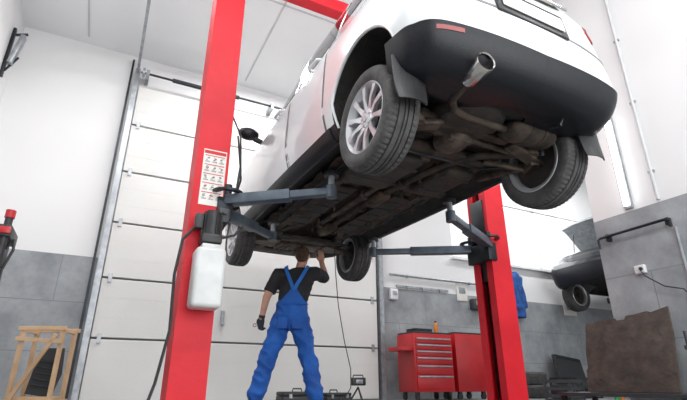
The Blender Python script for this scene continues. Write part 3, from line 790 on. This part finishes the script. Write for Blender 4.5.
# ------------------------------------------------------------ jacket on wall hook
jk=empty('jacket',(7.72,7.10,2.46),label='blue work jacket hanging from a wall hook',cat='jacket')
b=MB(); torso(b,[(0,0,-.95,.15,.06),(.01,0,-.7,.15,.07),(0,0,-.4,.15,.075),(0,0,-.15,.16,.07),(0,0,-.06,.11,.05),(0,0,0,.04,.04)])
limb(b,[(-.13,0,-.13),(-.16,0,-.45),(-.15,-.02,-.75)],[.055,.05,.045]); limb(b,[(.13,0,-.13),(.15,0,-.45),(.16,-.02,-.72)],[.055,.05,.045])
j=b.obj('coat',jk,'navy'); remesh(j,.014,3); folds(j,.02,9,4,2)
MB().tube([(0,.10,.02),(0,.02,.0),(0,0,-.03),(0,-.02,0)],.008,6).obj('hook',jk,'galv')
def wallitem(name,loc,size,m,label,cat,extra=None):
    r=empty(name,(loc[0],WY-size[1]/2,loc[2]),label=label,cat=cat)
    MB().box((0,0,0),size,bev=min(size)*.2).obj('casing',r,m)
    MB().box((0,-size[1]/2-.004,size[2]*.1),(size[0]*.6,.008,size[2]*.35),bev=.001).obj(extra or 'cover',r,'galv')
wallitem('switch_box',(4.66,0,1.75),(.16,.10,.20),'pvc','white plastic switch box on the concrete wall','switch box')
wallitem('clipboard',(6.30,0,1.93),(.26,.02,.34),'paper','white sheets on a clipboard on the wall','clipboard','clip')
wallitem('clipboard',(9.4,0,1.80),(.40,.02,.28),'paper','white notice sheets on the grey wall','clipboard','clip')
wallitem('wall_heater',(6.62,0,1.70),(.30,.14,.22),'caseb','dark grey heater unit beside the wall sheets','wall heater')
rl=empty('tool_rail',(5.35,WY-.015,1.92),label='steel rail screwed along the wall with a few hooks',cat='tool rail')
MB().box((0,0,0),(1.2,.03,.04)).obj('rail',rl,'galv',smooth=False)
for x in (-.4,-.05,.35): MB().tube([(x,-.015,.0),(x,-.05,0),(x,-.06,-.03),(x,-.05,-.06)],.006,6).obj('hook',rl,'dsteel')
rl2=empty('pipe',(0,WY-.05,2.12),label='pale conduit pipe running along the wall',cat='pipe')
MB().cyl((4.6,0,0),(7.45,0,0),.022).obj('tube',rl2,'galv')
for x in (5,6.5): MB().box((x,.03,0),(.03,.04,.06)).obj('clip',rl2,'galv')

# ------------------------------------------------------------ stuff on floor by wall
def crate(loc,size,m,label,rotz=0):
    r=empty('crate',loc,rot=(0,0,rotz),label=label,cat='crate'); w,d,h=size
    t=MB()
    t.box((0,0,.01),(w,d,.02))
    for k in range(3):
        z=.06+(h-.08)*k/2
        for sy in (-1,1): t.box((0,sy*d/2,z),(w,.015,.05))
        for sx in (-1,1): t.box((sx*w/2,0,z),(.015,d,.05))
    for sx in (-1,1):
        for sy in (-1,1): t.box((sx*w/2,sy*d/2,h/2),(.03,.03,h))
    t.obj('frame',r,m,smooth=False)
    for k in range(4): MB().box((-w*.3+w*.2*k,0,h*.42),(.1,d*.7,h*.66),rot=(0,0,.1*k),bev=.01).obj('contents',r,'caseb')
crate((7.9,6.2,0),(.7,.5,.34),'blackp','black plastic crate of parts on the floor',.1)
crate((6.85,5.6,0),(.5,.4,.30),'caseb','dark grey crate on the floor beside the lift post',.3)
g=empty('radiator',(8.75,6.85,0),rot=(rad(-12),rad(5),rad(8)),label='black radiator leaning against the grey wall',cat='radiator')
t=MB(); 
for z in (.05,.75): t.box((0,0,z),(.9,.06,.06),bev=.01)
for x in (-.45,.45): t.box((x,0,.4),(.06,.06,.75),bev=.01)
t.obj('frame',g,'blackp')
MB().box((0,0,.4),(.86,.03,.68)).obj('fins',g,'caseb',smooth=False)
def loose_tyre(loc,label,rot=(0,rad(90),0)): return mk('tyre',ws.data,None,loc,rot,label,'tyre')
loose_tyre((7.15,6.6,.111),'used black tyre lying flat on the floor'); loose_tyre((7.17,6.62,.333),'used black tyre stacked on another tyre')
bottle((7.55,5.2,0),'green',.36,'green plastic bottle on the floor'); bottle((7.75,5.25,0),'orange',.30,'orange plastic bottle on the floor')
def case(loc,size,label,rotz=0):
    r=empty('tool_case',loc,rot=(0,0,rotz),label=label,cat='tool case'); w,d,h=size
    MB().box((0,0,h*.3),(w,d,h*.58),bev=.012).obj('base',r,'caseb'); MB().box((0,0,h*.78),(w,d,h*.36),bev=.015).obj('lid',r,'blackp')
    MB().tube([(-.07,0,h*.95),(-.06,0,h+.03),(.06,0,h+.03),(.07,0,h*.95)],.009,8).obj('handle',r,'blackp')
    for sx in (-1,1): MB().box((sx*w*.3,-d/2-.006,h*.6),(.04,.012,.05)).obj('latch',r,'galv')
case((2.55,6.4,0),(.5,.3,.15),'black plastic tool case on the floor near the door'); case((3.15,6.5,0),(.44,.3,.13),'dark flat tool case beside another case',.2)
fl=empty('work_lamp',(3.2,5.85,0),label='black portable work lamp on a small stand',cat='lamp')
t=MB()
for k in range(3):
    an=k*2.094+.5; t.cyl((0,0,.20),(.12*math.cos(an),.12*math.sin(an),.01),.011)
t.obj('stand',fl,'blackp')
t=MB(); t.box((0,0,.27),(.20,.08,.10),bev=.012); t.tube([(-.08,0,.31),(-.07,0,.35),(.07,0,.35),(.08,0,.31)],.008,8); t.obj('lamp_head',fl,'blackp')
MB().box((0,-.042,.27),(.10,.006,.05),bev=.002).obj('lens',fl,'galv')

# ------------------------------------------------------------ wooden frame rack
wr=empty('wooden_rack',(-.40,5.22,0),rot=(0,0,rad(-27)),label='rough pine timber rack with dark car parts stored in it',cat='wooden rack')
t=MB(); hw=.18; hd=.10
for x in (-hw,hw):
    for y in (-hd,hd): t.box((x,y,.365),(.034,.03,.73),bev=.002)
for x in (-hw,hw):
    for z in (.12,.70): t.box((x,0,z),(.026,2*hd,.04),bev=.002)
for y in (-hd-.02,hd+.02):
    for z in (.10,.715): t.box((0,y,z),(2*hw+.07,.02,.036),bev=.002)
t.box((0,-hd-.03,.61),(2*hw+.07,.02,.034),rot=(0,rad(4),0),bev=.002)
t.beam((-.15,-hd-.03,.12),(.14,-hd-.03,.66),.02,.038)
t.obj('frame',wr,'wood',smooth=False)
for k in range(3): MB().box((0,-.08+.08*k,.13),(2*hw,.06,.02)).obj('shelf_slat',wr,'wood',smooth=False)
pt=empty('spare_grille',(-.38,5.24,.145),rot=(0,rad(8),rad(-27)),label='black plastic car grille stored in the timber rack',cat='car grille')
t=MB(); t.prism([(-.12,0),(.10,0),(.13,.2),(.08,.42),(-.06,.40),(-.12,.25)],-.02,.02,Matrix.Rotation(rad(90),4,'X')); t.obj('panel',pt,'caseb')
for k in range(5): MB().box((0,-.028,.08+.05*k),(.17,.018,.012)).obj('slat',pt,'blackp')
tc=empty('tyre_changer',(-1.05,5.65,0),label='black and grey tyre changing machine with red-tipped column',cat='tyre changer')
MB().box((-.08,0,.42),(.50,.5,.84),bev=.03,taper=(.85,.85)).obj('cabinet',tc,'caseb')
t=MB(); t.box((0,.16,1.25),(.12,.12,1.0),bev=.01); t.box((.05,0,1.66),(.12,.45,.12),bev=.01); t.cyl((.06,-.17,1.15),(.06,-.17,1.80),.035); t.box((.06,-.17,1.16),(.12,.12,.14),bev=.02); t.box((.02,-.1,1.40),(.14,.16,.22),bev=.03); t.tube([(.1,-.1,1.3),(.15,-.1,1.5),(.12,0,1.62)],.014,8); t.obj('column',tc,'blackp')
t=MB(); t.cyl((.06,-.17,1.80),(.06,-.17,1.88),.045); t.box((.06,-.235,1.66),(.10,.02,.07),bev=.008); t.obj('knob',tc,'cabred')
MB().cyl((-.08,-.05,.83),(-.08,-.05,.89),.20,n=32).obj('turntable',tc,'galv')
hl=empty('wall_lamp',(WXL,6.75,4.5),label='grey steel bracket lamp fixed high on the side wall',cat='wall lamp')
t=MB(); t.box((.02,0,0),(.04,.07,.8),bev=.01); t.beam((.04,0,.3),(.18,0,.36),.03,.03); t.beam((.04,0,-.3),(.15,0,-.05),.025,.025); t.obj('bracket',hl,'dsteel')
MB().box((.11,-.02,.05),(.06,.12,.5),rot=(0,rad(8),0),bev=.015).obj('lamp_housing',hl,'galv')

# ------------------------------------------------------------ pillar fittings
PX=4.62
tl=empty('fluorescent_light',(PX-.03,2.63,2.43),label='white vertical fluorescent tube light fixed to the pillar',cat='light')
MB().box((.015,0,0),(.03,.08,1.06),bev=.005).obj('housing',tl,'galv')
MB().cyl((-.022,0,-.5),(-.022,0,.5),.026).obj('tube',tl,'tube')
cd=empty('conduit',(PX-.016,2.34,0),label='grey conduit running up the pillar',cat='pipe')
MB().cyl((0,0,1.9),(0,0,WZ),.016).obj('tube',cd,'rib')
for z in (2.2,3.0,3.8,4.6): MB().box((.003,0,z),(.02,.06,.02)).obj('clip',cd,'galv')
ra=empty('wall_bracket',(PX,2.6,1.66),label='black steel swing bracket mounted on the grey pillar',cat='bracket')
MB().tube([(-.06,.40,-.10),(-.06,.40,0),(-.06,.37,.012),(-.06,-.28,.02),(-.06,-.33,.0),(-.06,-.33,-.06)],.014,10).obj('rod',ra,'dsteel')
for y in (.30,-.30): MB().box((-.03,y,0),(.06,.03,.07)).obj('mount',ra,'dsteel',smooth=False)
pip=empty('air_hose',(PX-.012,2.26,0),label='grey air hose hanging down beside the pillar',cat='hose')
MB().tube([(0,0,1.6),(.0,0,1.2),(-.01,.01,.9),(0,.0,.5)],.012,8).obj('tube',pip,'galv')
MB().cyl((0,0,.42),(0,0,.52),.02).obj('nozzle',pip,'dsteel')
ou=empty('wall_socket',(PX,2.66,1.28),label='white wall socket on the grey pillar with black cable',cat='socket')
MB().box((-.02,0,0),(.04,.10,.08),bev=.006).obj('box',ou,'pvc')
MB().tube([(-.045,-.01,-.01),(-.08,-.06,-.08),(-.06,-.2,-.2),(-.05,-.35,-.25),(-.05,-.5,-.5)],.006,6).obj('cable',ou,'blackp')
MB().cyl((-.04,-.02,0),(-.06,-.02,0),.016).obj('plug',ou,'blackp')
bn=empty('low_bench',(4.30,2.80,0),label='low dark steel bench against the pillar',cat='bench')
MB().box((0,0,.155),(.5,1.2,.03)).obj('top',bn,'caseb',smooth=False)
for x in (-.22,.22):
    for y in (-.55,.55): MB().box((x,y,.07),(.04,.04,.14)).obj('leg',bn,'dsteel',smooth=False)
bd=empty('wooden_board',(4.36,2.84,.172),rot=(0,rad(12),0),label='stained brown chipboard panel leaning on the pillar',cat='board')
t=MB(); mx=Matrix(((0,0,1,0),(1,0,0,0),(0,1,0,0),(0,0,0,1)))
t.prism([(-.41,0),(.44,0),(.45,.20),(.435,.22),(.45,.36),(.44,.64),(.43,.67),(.36,.66),(.30,.68),(.12,.685),(.10,.66),(.02,.66),(0,.695),(-.10,.70),(-.2,.715),(-.24,.70),(-.39,.735),(-.41,.5)],-.01,.01,mx); t.obj('panel',bd,'osb',smooth=False)
for y,z in ((-.3,.5),(-.1,.35),(.2,.45),(.05,.15),(.3,.12)): MB().cyl((-.014,y,z),(-.008,y,z),.012).obj('peg',bd,'caseb')
fp=empty('tool_trolley',(4.15,1.85,0),label='dark trolley beside the pillar',cat='trolley')
t=MB(); t.box((0,0,.5),(.4,.5,.03)); t.box((0,0,.2),(.4,.5,.03))
for x in (-.18,.18):
    for y in (-.23,.23): t.cyl((x,y,0),(x,y,.62),.012)
t.obj('frame',fp,'caseb')

# ------------------------------------------------------------ lights
def area(loc,rot,size,sy,power,col=(1,1,1)):
    l=D.lights.new('ceiling_or_daylight','AREA'); l.shape='RECTANGLE'; l.size=size; l.size_y=sy; l.energy=power; l.color=col
    o=D.objects.new('ceiling_or_daylight',l); COL.objects.link(o); o.location=loc; o.rotation_euler=rot; o['kind']='structure'
area((1.0,.2,5.2),(0,0,0),1.5,.4,130); area((4.6,.2,5.2),(0,0,0),1.5,.4,105)
area((2.2,6.0,5.2),(0,0,0),2.5,.3,125); area((8.8,5.5,5.2),(0,0,0),2.5,.3,140); area((-.4,4.0,5.2),(0,0,0),.5,2.5,75)
area((2.5,-3.2,2.2),(rad(90),0,0),7,3.6,290,(.97,.985,1))  # unseen upright panel behind the camera standing in for daylight, no ceiling lamp
area((8.75,WY+.5,3.4),(rad(-90),0,0),5,1.3,110,(.95,.98,1))  # unseen panel outside the window, stands in for daylight coming through it
wd=D.worlds.new('w'); SC.world=wd; wd.use_nodes=True; nt=wd.node_tree; bg=nt.nodes['Background']
tcn=nt.nodes.new('ShaderNodeTexCoord'); rp=nt.nodes.new('ShaderNodeValToRGB')
rp.color_ramp.elements[0].color=(.84,.87,.89,1); rp.color_ramp.elements[1].color=(.96,.98,1,1)
sp=nt.nodes.new('ShaderNodeSeparateXYZ'); nt.links.new(tcn.outputs['Generated'],sp.inputs[0]); nt.links.new(sp.outputs['Z'],rp.inputs['Fac']); nt.links.new(rp.outputs['Color'],bg.inputs['Color'])
bg.inputs['Strength'].default_value=1.25
SC.view_settings.view_transform='Standard'; SC.view_settings.look='None'; SC.view_settings.exposure=0

# ------------------------------------------------------------ camera
cm=D.cameras.new('camera'); cam=D.objects.new('camera',cm); COL.objects.link(cam)
cm.sensor_width=36; cm.lens=24.37; cm.clip_start=.05
cam.location=(0,0,.25); cam.rotation_euler=(rad(90+21.5),0,rad(-27)); SC.camera=cam
